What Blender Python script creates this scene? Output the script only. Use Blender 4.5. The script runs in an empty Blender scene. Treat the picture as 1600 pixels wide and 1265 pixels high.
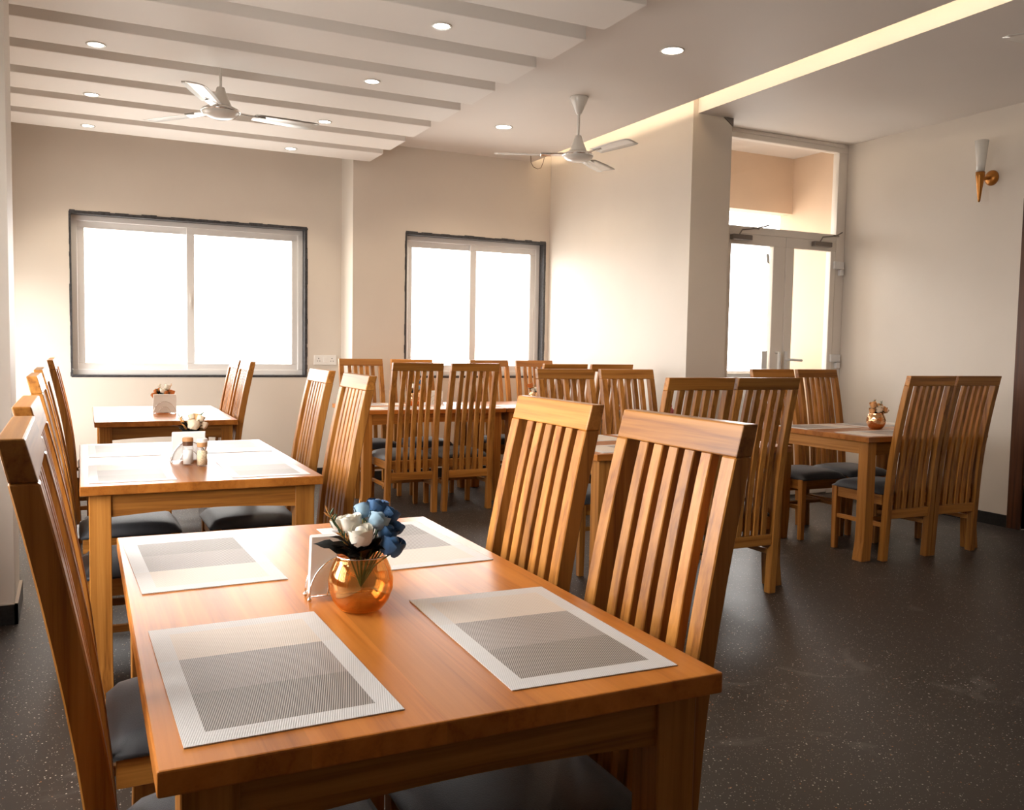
import bpy, bmesh, math, random
from mathutils import Vector, Matrix
PI = math.pi
random.seed(7)
scene = bpy.context.scene
COL = scene.collection

# ------------------------------------------------------------------ camera
CAM_H = 1.248
cam_data = bpy.data.cameras.new('camera')
cam = bpy.data.objects.new('camera', cam_data); COL.objects.link(cam)
cam_data.sensor_width = 36.0
cam_data.lens = 36.0 * 1397.79 / 1600.0
cam_data.clip_start = 0.02
right = Vector((0.89720334, -0.4412664, 0.01761049))
up = Vector((0.01317942, 0.06661386, 0.99769178))
fwd = Vector((0.44142096, 0.89490031, -0.06558181))
cam.matrix_world = Matrix(((right.x, up.x, -fwd.x, 0.0),
                           (right.y, up.y, -fwd.y, 0.0),
                           (right.z, up.z, -fwd.z, CAM_H),
                           (0, 0, 0, 1)))
scene.camera = cam

# ------------------------------------------------------------------ world, exposure
scene.view_settings.view_transform = 'Standard'
scene.view_settings.look = 'None'
scene.view_settings.gamma = 1.0
scene.view_settings.use_curve_mapping = False
scene.view_settings.exposure = 0.33
world = bpy.data.worlds.new('overcast_sky'); scene.world = world
world.use_nodes = True
wn = world.node_tree.nodes
# bright overcast sky above, duller ground below the horizon
_t = world.node_tree
_g = wn.new('ShaderNodeNewGeometry'); _s = wn.new('ShaderNodeSeparateXYZ'); _r = wn.new('ShaderNodeValToRGB')
_m = wn.new('ShaderNodeMapRange')
_m.inputs['From Min'].default_value = 0.25; _m.inputs['From Max'].default_value = -0.25   # the shading vector points back at the viewer
_t.links.new(_g.outputs['Incoming'], _s.inputs[0]); _t.links.new(_s.outputs[2], _m.inputs['Value']); _t.links.new(_m.outputs[0], _r.inputs['Fac'])
_r.color_ramp.elements[0].position = 0.30; _r.color_ramp.elements[0].color = (0.42, 0.40, 0.37, 1)
_r.color_ramp.elements[1].position = 0.60; _r.color_ramp.elements[1].color = (1.0, 0.965, 0.925, 1)
_t.links.new(_r.outputs['Color'], wn['Background'].inputs['Color'])
wn['Background'].inputs['Strength'].default_value = 11.0


def portal(name, loc, rot, sx, sy):
    l = bpy.data.lights.new(name, 'AREA'); l.shape = 'RECTANGLE'; l.size = sx; l.size_y = sy
    l.cycles.is_portal = True
    o = bpy.data.objects.new(name, l); COL.objects.link(o); o.location = loc; o.rotation_euler = rot
    return o


# portals sit in the openings and point into the room (an area light shines along its -Z)
portal('portal_window', (0.97, 8.36, 1.61), (-PI / 2, 0, 0), 1.9, 1.32)
portal('portal_window', (3.5, 8.04, 1.61), (-PI / 2, 0, 0), 1.46, 1.3)
portal('portal_window', (-0.76, 2.525, 1.6), (0, -PI / 2, 0), 1.7, 2.6)
portal('portal_window', (-0.76, 7.175, 1.15), (0, -PI / 2, 0), 1.35, 1.8)
portal('portal_balcony', (5.2, 6.62, 1.75), (-PI / 2, 0, 0), 1.7, 1.45)

# key room dimensions (metres)
XL, XR = -0.60, 6.078
Y1, Y2 = 8.21, 7.838
YB = -2.2
ZC = 3.035
XA, XB = 4.045, 4.292
XC, XD = 4.248, 4.622
YCOL, YD = 5.596, 5.806
XS = 2.26
TZ = 0.75


# ------------------------------------------------------------------ mesh helpers
def newbm():
    return bmesh.new()


def add_box(bm, x0, x1, y0, y1, z0, z1):
    vs = [bm.verts.new((x, y, z)) for z in (z0, z1) for y in (y0, y1) for x in (x0, x1)]
    for f in ((0, 2, 3, 1), (4, 5, 7, 6), (0, 1, 5, 4), (2, 6, 7, 3), (0, 4, 6, 2), (1, 3, 7, 5)):
        bm.faces.new([vs[i] for i in f])
    return vs


def add_hull8(bm, p):
    """p: four bottom corners then four top corners, same winding."""
    vs = [bm.verts.new(q) for q in p]
    for f in ((0, 3, 2, 1), (4, 5, 6, 7), (0, 1, 5, 4), (1, 2, 6, 5), (2, 3, 7, 6), (3, 0, 4, 7)):
        bm.faces.new([vs[i] for i in f])
    return vs


def add_sweep(bm, sections):
    """closed solid from a list of equal-length rings of points"""
    rings = [[bm.verts.new(p) for p in s] for s in sections]
    n = len(rings[0])
    for a, b in zip(rings, rings[1:]):
        for i in range(n):
            bm.faces.new((a[i], a[(i + 1) % n], b[(i + 1) % n], b[i]))
    bm.faces.new(list(reversed(rings[0]))); bm.faces.new(rings[-1])


def add_tube(bm, pts, r, n=8, closed=False, radii=None):
    pts = [Vector(p) for p in pts]
    rings = []
    m = len(pts)
    prev = None
    for i, p in enumerate(pts):
        if closed:
            t = (pts[(i + 1) % m] - pts[i - 1]).normalized()
        else:
            t = (pts[min(i + 1, m - 1)] - pts[max(i - 1, 0)]).normalized()
        if prev is None:
            a = Vector((0, 0, 1)) if abs(t.z) < 0.9 else Vector((1, 0, 0))
            u = t.cross(a).normalized()
        else:
            u = (prev - t * prev.dot(t)).normalized()
        prev = u
        v = t.cross(u)
        rr = radii[i] if radii else r
        rings.append([bm.verts.new(p + (u * math.cos(2 * PI * k / n) + v * math.sin(2 * PI * k / n)) * rr) for k in range(n)])
    rng = range(m) if closed else range(m - 1)
    for i in rng:
        a, b = rings[i], rings[(i + 1) % m]
        for k in range(n):
            bm.faces.new((a[k], a[(k + 1) % n], b[(k + 1) % n], b[k]))
    if not closed:
        bm.faces.new(list(reversed(rings[0]))); bm.faces.new(rings[-1])


def add_lathe(bm, prof, n=32, cx=0, cy=0, close=False):
    rings = []
    for r, z in prof:
        if r < 1e-5:
            rings.append([bm.verts.new((cx, cy, z))])
        else:
            rings.append([bm.verts.new((cx + r * math.cos(2 * PI * k / n), cy + r * math.sin(2 * PI * k / n), z)) for k in range(n)])
    pairs = list(zip(rings, rings[1:]))
    if close:
        pairs.append((rings[-1], rings[0]))
    for a, b in pairs:
        if len(a) == 1 and len(b) == 1:
            continue
        for k in range(n):
            k2 = (k + 1) % n
            if len(a) == 1:
                bm.faces.new((a[0], b[k2], b[k]))
            elif len(b) == 1:
                bm.faces.new((a[k], a[k2], b[0]))
            else:
                bm.faces.new((a[k], a[k2], b[k2], b[k]))
    if not close:
        if len(rings[0]) > 1: bm.faces.new(list(reversed(rings[0])))
        if len(rings[-1]) > 1: bm.faces.new(rings[-1])


def add_ball(bm, c, r, sub=2, scale=(1, 1, 1)):
    m = Matrix.Translation(c) @ Matrix.Diagonal((*scale, 1))
    bmesh.ops.create_icosphere(bm, subdivisions=sub, radius=r, matrix=m)


def add_prism_y(bm, poly, y0, y1):
    a = [bm.verts.new((x, y0, z)) for x, z in poly]; b = [bm.verts.new((x, y1, z)) for x, z in poly]
    n = len(poly)
    for i in range(n):
        bm.faces.new((a[i], a[(i + 1) % n], b[(i + 1) % n], b[i]))
    bm.faces.new(list(reversed(a))); bm.faces.new(b)


def wall_with_holes(bm, axis, c0, c1, a0, a1, z0, z1, holes):
    """a solid wall slab (thickness c0..c1 along axis) with rectangular openings (a0,a1,z0,z1)"""
    cuts = sorted(set([a0, a1] + [h[0] for h in holes] + [h[1] for h in holes]))
    zc = sorted(set([z0, z1] + [h[2] for h in holes] + [h[3] for h in holes]))
    for p, q in zip(cuts, cuts[1:]):
        run = None
        for r, s in zip(zc, zc[1:]):
            inside = any(h[0] <= p and q <= h[1] and h[2] <= r and s <= h[3] for h in holes)
            if inside:
                if run: blk(bm, axis, c0, c1, p, q, *run); run = None
            else:
                run = (run[0], s) if run else (r, s)
        if run: blk(bm, axis, c0, c1, p, q, *run)


def blk(bm, axis, c0, c1, p, q, r, s):
    if axis == 'y': add_box(bm, p, q, c0, c1, r, s)
    else: add_box(bm, c0, c1, p, q, r, s)


def obj(name, bm, mat, parent=None, bevel=0.0, seg=2, smooth=False, kind=None, loc=None, rot=None, label=None):
    bmesh.ops.recalc_face_normals(bm, faces=bm.faces[:])
    if bevel > 0:
        es = [e for e in bm.edges if len(e.link_faces) == 2 and e.calc_face_angle(0) > 0.6]
        bmesh.ops.bevel(bm, geom=es, offset=bevel, segments=seg, affect='EDGES', profile=0.5, clamp_overlap=True)
    me = bpy.data.meshes.new(name); bm.to_mesh(me); bm.free()
    mats = mat if isinstance(mat, (list, tuple)) else [mat]
    for m in mats: me.materials.append(m)
    if smooth:
        for p in me.polygons: p.use_smooth = True
    o = bpy.data.objects.new(name, me); COL.objects.link(o)
    if parent: o.parent = parent
    if kind: o['kind'] = kind
    if loc is not None: o.location = loc
    if rot is not None: o.rotation_euler = rot
    if label: o['label'] = label
    return o


def tag(o, label, cat, group=None, kind=None):
    o['label'] = label; o['category'] = cat
    if group: o['group'] = group
    if kind: o['kind'] = kind
    return o


def thing(name, label, cat, loc=(0, 0, 0), rz=0.0, group=None):
    o = bpy.data.objects.new(name, None); COL.objects.link(o)
    o.empty_display_size = 0.1
    o.location = loc; o.rotation_euler = (0, 0, rz)
    return tag(o, label, cat, group)


CHILD = {}


def dup(root, loc, rz, label, group=None):
    r = root.copy(); COL.objects.link(r); r.location = loc; r.rotation_euler = (0, 0, rz)
    r['label'] = label
    if group: r['group'] = group
    for ch in [o for o in COL.objects if o.parent == root]:
        c = ch.copy(); COL.objects.link(c); c.parent = r
        for g in [o for o in COL.objects if o.parent == ch]:
            d = g.copy(); COL.objects.link(d); d.parent = c
    return r


# ------------------------------------------------------------------ materials
def nt(name):
    m = bpy.data.materials.new(name); m.use_nodes = True
    t = m.node_tree
    b = t.nodes['Principled BSDF']
    return m, t, b


def N(t, kind, **kw):
    n = t.nodes.new(kind)
    for k, v in kw.items():
        if k.startswith('i_'):
            n.inputs[k[2:].replace('_', ' ')].default_value = v
        else:
            setattr(n, k, v)
    return n


def ramp(t, stops):
    n = t.nodes.new('ShaderNodeValToRGB')
    e = n.color_ramp.elements
    e[0].position, e[0].color = stops[0][0], (*stops[0][1], 1)
    e[1].position, e[1].color = stops[-1][0], (*stops[-1][1], 1)
    for p, c in stops[1:-1]:
        x = e.new(p); x.color = (*c, 1)
    return n


def plain(name, color, rough=0.5, metal=0.0, noise=0.0, nscale=8.0, bump=0.0, bscale=60.0, spec=0.5, sheen=0.0, coat=0.0):
    m, t, b = nt(name)
    b.inputs['Roughness'].default_value = rough
    b.inputs['Metallic'].default_value = metal
    b.inputs['Specular IOR Level'].default_value = spec
    b.inputs['Sheen Weight'].default_value = sheen
    b.inputs['Coat Weight'].default_value = coat
    tc = N(t, 'ShaderNodeTexCoord')
    if noise > 0:
        nz = N(t, 'ShaderNodeTexNoise', i_Scale=nscale, i_Detail=5.0)
        t.links.new(tc.outputs['Object'], nz.inputs['Vector'])
        r = ramp(t, [(0.25, tuple(c * (1 - noise) for c in color)), (0.75, tuple(min(1, c * (1 + noise)) for c in color))])
        t.links.new(nz.outputs['Fac'], r.inputs['Fac']); t.links.new(r.outputs['Color'], b.inputs['Base Color'])
    else:
        b.inputs['Base Color'].default_value = (*color, 1)
    if bump > 0:
        nb = N(t, 'ShaderNodeTexNoise', i_Scale=bscale, i_Detail=4.0)
        t.links.new(tc.outputs['Object'], nb.inputs['Vector'])
        bp = N(t, 'ShaderNodeBump', i_Strength=bump, i_Distance=0.004)
        t.links.new(nb.outputs['Fac'], bp.inputs['Height']); t.links.new(bp.outputs['Normal'], b.inputs['Normal'])
    return m


def wood(name, axis, dark, mid, light, rough=0.36, sc=1.0, planks=None, coat=0.10):
    """grain runs along the given object axis; every object gets its own tone and its own grain"""
    m, t, b = nt(name)
    tc = N(t, 'ShaderNodeTexCoord'); oi = N(t, 'ShaderNodeObjectInfo')
    off = N(t, 'ShaderNodeVectorMath', operation='SCALE')
    cmb = N(t, 'ShaderNodeCombineXYZ')
    for k in range(3): t.links.new(oi.outputs['Random'], cmb.inputs[k])
    t.links.new(cmb.outputs[0], off.inputs[0]); off.inputs['Scale'].default_value = 37.0
    add = N(t, 'ShaderNodeVectorMath', operation='ADD')
    t.links.new(tc.outputs['Object'], add.inputs[0]); t.links.new(off.outputs[0], add.inputs[1])
    mp = N(t, 'ShaderNodeMapping')
    s = [26.0 * sc] * 3; s[axis] = 0.75 * sc
    mp.inputs['Scale'].default_value = s
    t.links.new(add.outputs[0], mp.inputs['Vector'])
    n1 = N(t, 'ShaderNodeTexNoise', i_Scale=1.0, i_Detail=3.0, i_Roughness=0.5, i_Distortion=0.35)
    t.links.new(mp.outputs[0], n1.inputs['Vector'])
    # rings: many bands cut from the slow noise
    mul = N(t, 'ShaderNodeMath', operation='MULTIPLY'); mul.inputs[1].default_value = 5.0
    t.links.new(n1.outputs['Fac'], mul.inputs[0])
    fr = N(t, 'ShaderNodeMath', operation='PINGPONG'); fr.inputs[1].default_value = 1.0
    t.links.new(mul.outputs[0], fr.inputs[0])
    mp2 = N(t, 'ShaderNodeMapping')
    s2 = [190.0 * sc] * 3; s2[axis] = 5.0 * sc
    mp2.inputs['Scale'].default_value = s2
    t.links.new(add.outputs[0], mp2.inputs['Vector'])
    n2 = N(t, 'ShaderNodeTexNoise', i_Scale=1.0, i_Detail=4.0, i_Roughness=0.7)
    t.links.new(mp2.outputs[0], n2.inputs['Vector'])
    mx = N(t, 'ShaderNodeMix', data_type='FLOAT'); mx.inputs[0].default_value = 0.55
    t.links.new(fr.outputs[0], mx.inputs[2]); t.links.new(n2.outputs['Fac'], mx.inputs[3])
    r = ramp(t, [(0.1, dark), (0.42, mid), (0.85, light)])
    t.links.new(mx.outputs[0], r.inputs['Fac'])
    col = r.outputs['Color']
    if planks:
        # glued-up boards: a slightly different tone from board to board across the top
        sp = N(t, 'ShaderNodeSeparateXYZ'); t.links.new(tc.outputs['Object'], sp.inputs[0])
        dv = N(t, 'ShaderNodeMath', operation='DIVIDE'); dv.inputs[1].default_value = planks
        t.links.new(sp.outputs[1 - axis], dv.inputs[0])
        fl = N(t, 'ShaderNodeMath', operation='FLOOR'); t.links.new(dv.outputs[0], fl.inputs[0])
        wn_ = N(t, 'ShaderNodeTexWhiteNoise', noise_dimensions='1D'); t.links.new(fl.outputs[0], wn_.inputs['W'])
        mr = N(t, 'ShaderNodeMapRange'); mr.inputs['To Min'].default_value = 0.86; mr.inputs['To Max'].default_value = 1.1
        t.links.new(wn_.outputs['Value'], mr.inputs['Value'])
        hs0 = N(t, 'ShaderNodeHueSaturation'); t.links.new(col, hs0.inputs['Color']); t.links.new(mr.outputs[0], hs0.inputs['Value'])
        col = hs0.outputs['Color']
    mr2 = N(t, 'ShaderNodeMapRange'); mr2.inputs['To Min'].default_value = 0.72; mr2.inputs['To Max'].default_value = 1.2
    t.links.new(oi.outputs['Random'], mr2.inputs['Value'])
    hs = N(t, 'ShaderNodeHueSaturation'); t.links.new(col, hs.inputs['Color']); t.links.new(mr2.outputs[0], hs.inputs['Value'])
    t.links.new(hs.outputs['Color'], b.inputs['Base Color'])
    b.inputs['Roughness'].default_value = rough
    b.inputs['Coat Weight'].default_value = coat
    b.inputs['Coat Roughness'].default_value = 0.22
    b.inputs['Specular IOR Level'].default_value = 0.36
    bp = N(t, 'ShaderNodeBump', i_Strength=0.06, i_Distance=0.002)
    t.links.new(n2.outputs['Fac'], bp.inputs['Height']); t.links.new(bp.outputs['Normal'], b.inputs['Normal'])
    return m


WD, WM, WL = (0.15, 0.046, 0.008), (0.37, 0.142, 0.025), (0.53, 0.230, 0.050)
M = {}
for k, ax in (('x', 0), ('y', 1), ('z', 2)):
    M['teak_' + k] = wood('teak_' + k, ax, WD, WM, WL)
TD, TM, TL = (0.28, 0.080, 0.011), (0.42, 0.138, 0.021), (0.50, 0.18, 0.034)
M['top_x'] = wood('tabletop_x', 0, TD, TM, TL, rough=0.30, sc=0.8, planks=0.09, coat=0.0)
M['top_y'] = wood('tabletop_y', 1, TD, TM, TL, rough=0.30, sc=0.8, planks=0.09, coat=0.0)
M['darkwood'] = wood('dark_casing_wood', 2, (0.02, 0.006, 0.002), (0.06, 0.018, 0.005), (0.12, 0.04, 0.012), rough=0.4)
M['fabric'] = plain('charcoal_seat_fabric', (0.030, 0.031, 0.036), 0.55, noise=0.15, nscale=30, bump=0.25, bscale=400, sheen=0.25)
M['wall'] = plain('painted_wall', (0.70, 0.635, 0.56), 0.55, noise=0.03, nscale=2.0, bump=0.05, bscale=90)
M['rear_wall'] = plain('brown_rear_wall', (0.34, 0.27, 0.21), 0.6)
M['ceiling'] = plain('ceiling_paint', (0.74, 0.68, 0.63), 0.6, noise=0.02, nscale=1.5)
M['beam'] = plain('gypsum_beam_paint', (0.82, 0.77, 0.72), 0.6, noise=0.02, nscale=1.5)
M['peach'] = plain('peach_render', (0.70, 0.52, 0.37), 0.8, noise=0.06, nscale=3, bump=0.1)
M['white_plaster'] = plain('white_plaster', (0.82, 0.80, 0.77), 0.7, noise=0.03)
M['upvc'] = plain('white_upvc', (0.80, 0.79, 0.78), 0.3)
M['upvc_beige'] = plain('ivory_upvc', (0.83, 0.77, 0.70), 0.32)
M['granite'] = plain('dark_granite', (0.05, 0.05, 0.055), 0.35, noise=0.6, nscale=60)
M['skirting'] = plain('black_skirting', (0.018, 0.017, 0.017), 0.3, noise=0.4, nscale=70)
M['skirting_top'] = plain('pale_ledge', (0.55, 0.47, 0.40), 0.6)
M['chrome'] = plain('chrome', (0.80, 0.80, 0.80), 0.12, metal=1.0)
M['steel'] = plain('brushed_steel', (0.33, 0.31, 0.29), 0.35, metal=1.0)
M['closer'] = plain('grey_closer_metal', (0.22, 0.19, 0.17), 0.4, metal=0.6)
M['copper'] = plain('copper_paint', (0.50, 0.20, 0.035), 0.35, metal=0.6)
M['fan_white'] = plain('fan_white_enamel', (0.78, 0.75, 0.70), 0.25, coat=0.4)
M['fan_silver'] = plain('fan_silver_blade', (0.62, 0.60, 0.57), 0.28, metal=0.55)
M['plastic'] = plain('white_plastic', (0.82, 0.80, 0.77), 0.3)
M['hole'] = plain('black_hole', (0.01, 0.01, 0.01), 0.6)
M['napkin'] = plain('white_paper', (0.86, 0.84, 0.81), 0.85, bump=0.1, bscale=200)
M['leaf'] = plain('black_green_leaf', (0.016, 0.017, 0.014), 0.4, noise=0.4, nscale=40)
M['sprig'] = plain('green_sprig', (0.07, 0.14, 0.06), 0.5)
M['sprig_orange'] = plain('orange_sprig', (0.70, 0.32, 0.08), 0.6)
M['rose_blue'] = plain('blue_rose_cloth', (0.028, 0.11, 0.26), 0.7, noise=0.55, nscale=45, sheen=0.3)
M['rose_pale_blue'] = plain('pale_blue_rose_cloth', (0.30, 0.46, 0.58), 0.7, noise=0.35, nscale=45, sheen=0.3)
M['rose_white'] = plain('white_rose_cloth', (0.84, 0.79, 0.68), 0.7, noise=0.08, nscale=30, sheen=0.3)
M['rose_orange'] = plain('rust_orange_rose_cloth', (0.55, 0.17, 0.03), 0.7, noise=0.2, nscale=40)
M['rose_peach'] = plain('peach_rose_cloth', (0.80, 0.42, 0.17), 0.7, noise=0.2, nscale=40)
M['rose_cream'] = plain('cream_rose_cloth', (0.82, 0.68, 0.50), 0.7, noise=0.12, nscale=40)
M['rose_pink'] = plain('pink_rose_cloth', (0.62, 0.16, 0.16), 0.7, noise=0.2, nscale=40)
M['salt'] = plain('white_salt', (0.82, 0.80, 0.76), 0.8, noise=0.05, nscale=300)
M['seasoning'] = plain('beige_seasoning', (0.68, 0.55, 0.36), 0.8, noise=0.45, nscale=220)
M['cap_brown'] = plain('dark_brown_cap', (0.09, 0.035, 0.015), 0.4)
M['cap_tan'] = plain('tan_cap_ring', (0.50, 0.25, 0.10), 0.45)
M['cap_white'] = plain('white_cap', (0.80, 0.74, 0.66), 0.4)
M['sticker'] = plain('pale_sticker', (0.85, 0.84, 0.82), 0.6)
M['cable'] = plain('brown_cable', (0.10, 0.06, 0.04), 0.5)
M['sconce_glass'] = plain('opal_sconce_glass', (0.80, 0.78, 0.74), 0.25)
M['concrete'] = plain('grey_parapet', (0.42, 0.42, 0.42), 0.8, noise=0.1)


def emitter(name, color, strength):
    m, t, b = nt(name)
    b.inputs['Base Color'].default_value = (0, 0, 0, 1)
    b.inputs['Emission Color'].default_value = (*color, 1)
    b.inputs['Emission Strength'].default_value = strength
    return m


M['lamp'] = emitter('downlight_diffuser', (1.0, 0.90, 0.76), 14.0)
M['led'] = emitter('warm_led_strip', (1.0, 0.78, 0.52), 28.0)


def pane_glass(name, tint=(1, 1, 1), refl=0.10):
    m = bpy.data.materials.new(name); m.use_nodes = True; t = m.node_tree
    t.nodes.clear()
    out = N(t, 'ShaderNodeOutputMaterial'); mx = N(t, 'ShaderNodeMixShader')
    tr = N(t, 'ShaderNodeBsdfTransparent'); gl = N(t, 'ShaderNodeBsdfGlossy', i_Roughness=0.02)
    tr.inputs['Color'].default_value = (*tint, 1)
    lw = N(t, 'ShaderNodeLayerWeight', i_Blend=0.5)
    pw = N(t, 'ShaderNodeMath', operation='POWER'); pw.inputs[1].default_value = 5.0
    t.links.new(lw.outputs['Facing'], pw.inputs[0])
    mr = N(t, 'ShaderNodeMapRange'); mr.inputs['To Min'].default_value = 0.035; mr.inputs['To Max'].default_value = 0.9
    t.links.new(pw.outputs[0], mr.inputs['Value'])
    t.links.new(mr.outputs[0], mx.inputs['Fac']); t.links.new(tr.outputs[0], mx.inputs[1]); t.links.new(gl.outputs[0], mx.inputs[2])
    t.links.new(mx.outputs[0], out.inputs['Surface'])
    return m


M['glass'] = pane_glass('clear_pane')


def amber_glass():
    m = bpy.data.materials.new('amber_lustre_glass'); m.use_nodes = True; t = m.node_tree
    t.nodes.clear()
    out = N(t, 'ShaderNodeOutputMaterial'); mx = N(t, 'ShaderNodeMixShader')
    tr = N(t, 'ShaderNodeBsdfTransparent'); gl = N(t, 'ShaderNodeBsdfGlossy', i_Roughness=0.04)
    tr.inputs['Color'].default_value = (0.975, 0.86, 0.66, 1)
    gl.inputs['Color'].default_value = (1.0, 0.62, 0.28, 1)
    lw = N(t, 'ShaderNodeLayerWeight', i_Blend=0.35)
    mr = N(t, 'ShaderNodeMapRange'); mr.inputs['To Min'].default_value = 0.13; mr.inputs['To Max'].default_value = 0.75
    t.links.new(lw.outputs['Facing'], mr.inputs['Value'])
    t.links.new(mr.outputs[0], mx.inputs['Fac']); t.links.new(tr.outputs[0], mx.inputs[1]); t.links.new(gl.outputs[0], mx.inputs[2])
    t.links.new(mx.outputs[0], out.inputs['Surface'])
    return m


M['amber'] = amber_glass()


def hammered():
    m, t, b = nt('hammered_rose_gold')
    b.inputs['Base Color'].default_value = (0.86, 0.50, 0.26, 1); b.inputs['Metallic'].default_value = 1.0
    b.inputs['Roughness'].default_value = 0.18
    tc = N(t, 'ShaderNodeTexCoord'); v = N(t, 'ShaderNodeTexVoronoi', i_Scale=55.0)
    t.links.new(tc.outputs['Object'], v.inputs['Vector'])
    bp = N(t, 'ShaderNodeBump', i_Strength=0.7, i_Distance=0.004)
    t.links.new(v.outputs['Distance'], bp.inputs['Height']); t.links.new(bp.outputs['Normal'], b.inputs['Normal'])
    return m


M['gold'] = hammered()


def floor_mat():
    m, t, b = nt('dark_terrazzo')
    tc = N(t, 'ShaderNodeTexCoord')
    n0 = N(t, 'ShaderNodeTexNoise', i_Scale=0.9, i_Detail=6.0, i_Roughness=0.6)
    t.links.new(tc.outputs['Object'], n0.inputs['Vector'])
    base = ramp(t, [(0.3, (0.026, 0.020, 0.016)), (0.7, (0.042, 0.033, 0.027))])
    t.links.new(n0.outputs['Fac'], base.inputs['Fac'])
    col = base.outputs['Color']

    def layer(scale, thr, keep, c, col, jitter):
        v = N(t, 'ShaderNodeTexVoronoi', i_Scale=scale)
        t.links.new(tc.outputs['Object'], v.inputs['Vector'])
        lt = N(t, 'ShaderNodeMath', operation='LESS_THAN'); lt.inputs[1].default_value = thr
        t.links.new(v.outputs['Distance'], lt.inputs[0])
        sp = N(t, 'ShaderNodeSeparateColor'); t.links.new(v.outputs['Color'], sp.inputs[0])
        gt = N(t, 'ShaderNodeMath', operation='LESS_THAN'); gt.inputs[1].default_value = keep
        t.links.new(sp.outputs[jitter], gt.inputs[0])
        ml = N(t, 'ShaderNodeMath', operation='MULTIPLY'); t.links.new(lt.outputs[0], ml.inputs[0]); t.links.new(gt.outputs[0], ml.inputs[1])
        mx = N(t, 'ShaderNodeMix', data_type='RGBA')
        t.links.new(ml.outputs[0], mx.inputs[0]); t.links.new(col, mx.inputs[6]); mx.inputs[7].default_value = (*c, 1)
        return mx.outputs[2]
    b.inputs['Specular IOR Level'].default_value = 0.4
    col = layer(70.0, 0.17, 0.36, (0.60, 0.55, 0.49), col, 0)
    col = layer(48.0, 0.13, 0.22, (0.42, 0.17, 0.06), col, 1)
    col = layer(130.0, 0.20, 0.22, (0.30, 0.26, 0.23), col, 2)
    # scuffs and dried splashes
    n3 = N(t, 'ShaderNodeTexNoise', i_Scale=2.6, i_Detail=7.0, i_Roughness=0.62, i_Distortion=1.2)
    t.links.new(tc.outputs['Object'], n3.inputs['Vector'])
    r3 = ramp(t, [(0.60, (0, 0, 0)), (0.68, (1, 1, 1))])
    t.links.new(n3.outputs['Fac'], r3.inputs['Fac'])
    mm = N(t, 'ShaderNodeMath', operation='MULTIPLY'); mm.inputs[1].default_value = 0.17
    t.links.new(r3.outputs['Color'], mm.inputs[0])
    mx = N(t, 'ShaderNodeMix', data_type='RGBA')
    t.links.new(mm.outputs[0], mx.inputs[0]); t.links.new(col, mx.inputs[6]); mx.inputs[7].default_value = (0.30, 0.27, 0.25, 1)
    t.links.new(mx.outputs[2], b.inputs['Base Color'])
    rr = N(t, 'ShaderNodeMapRange'); rr.inputs['To Min'].default_value = 0.34; rr.inputs['To Max'].default_value = 0.52
    t.links.new(n0.outputs['Fac'], rr.inputs['Value']); t.links.new(rr.outputs[0], b.inputs['Roughness'])
    nb = N(t, 'ShaderNodeTexNoise', i_Scale=25.0, i_Detail=3.0); t.links.new(tc.outputs['Object'], nb.inputs['Vector'])
    bp = N(t, 'ShaderNodeBump', i_Strength=0.08, i_Distance=0.003)
    t.links.new(nb.outputs['Fac'], bp.inputs['Height']); t.links.new(bp.outputs['Normal'], b.inputs['Normal'])
    return m


M['floor'] = floor_mat()

MW, MD = 0.285, 0.490      # placemat width and length


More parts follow.
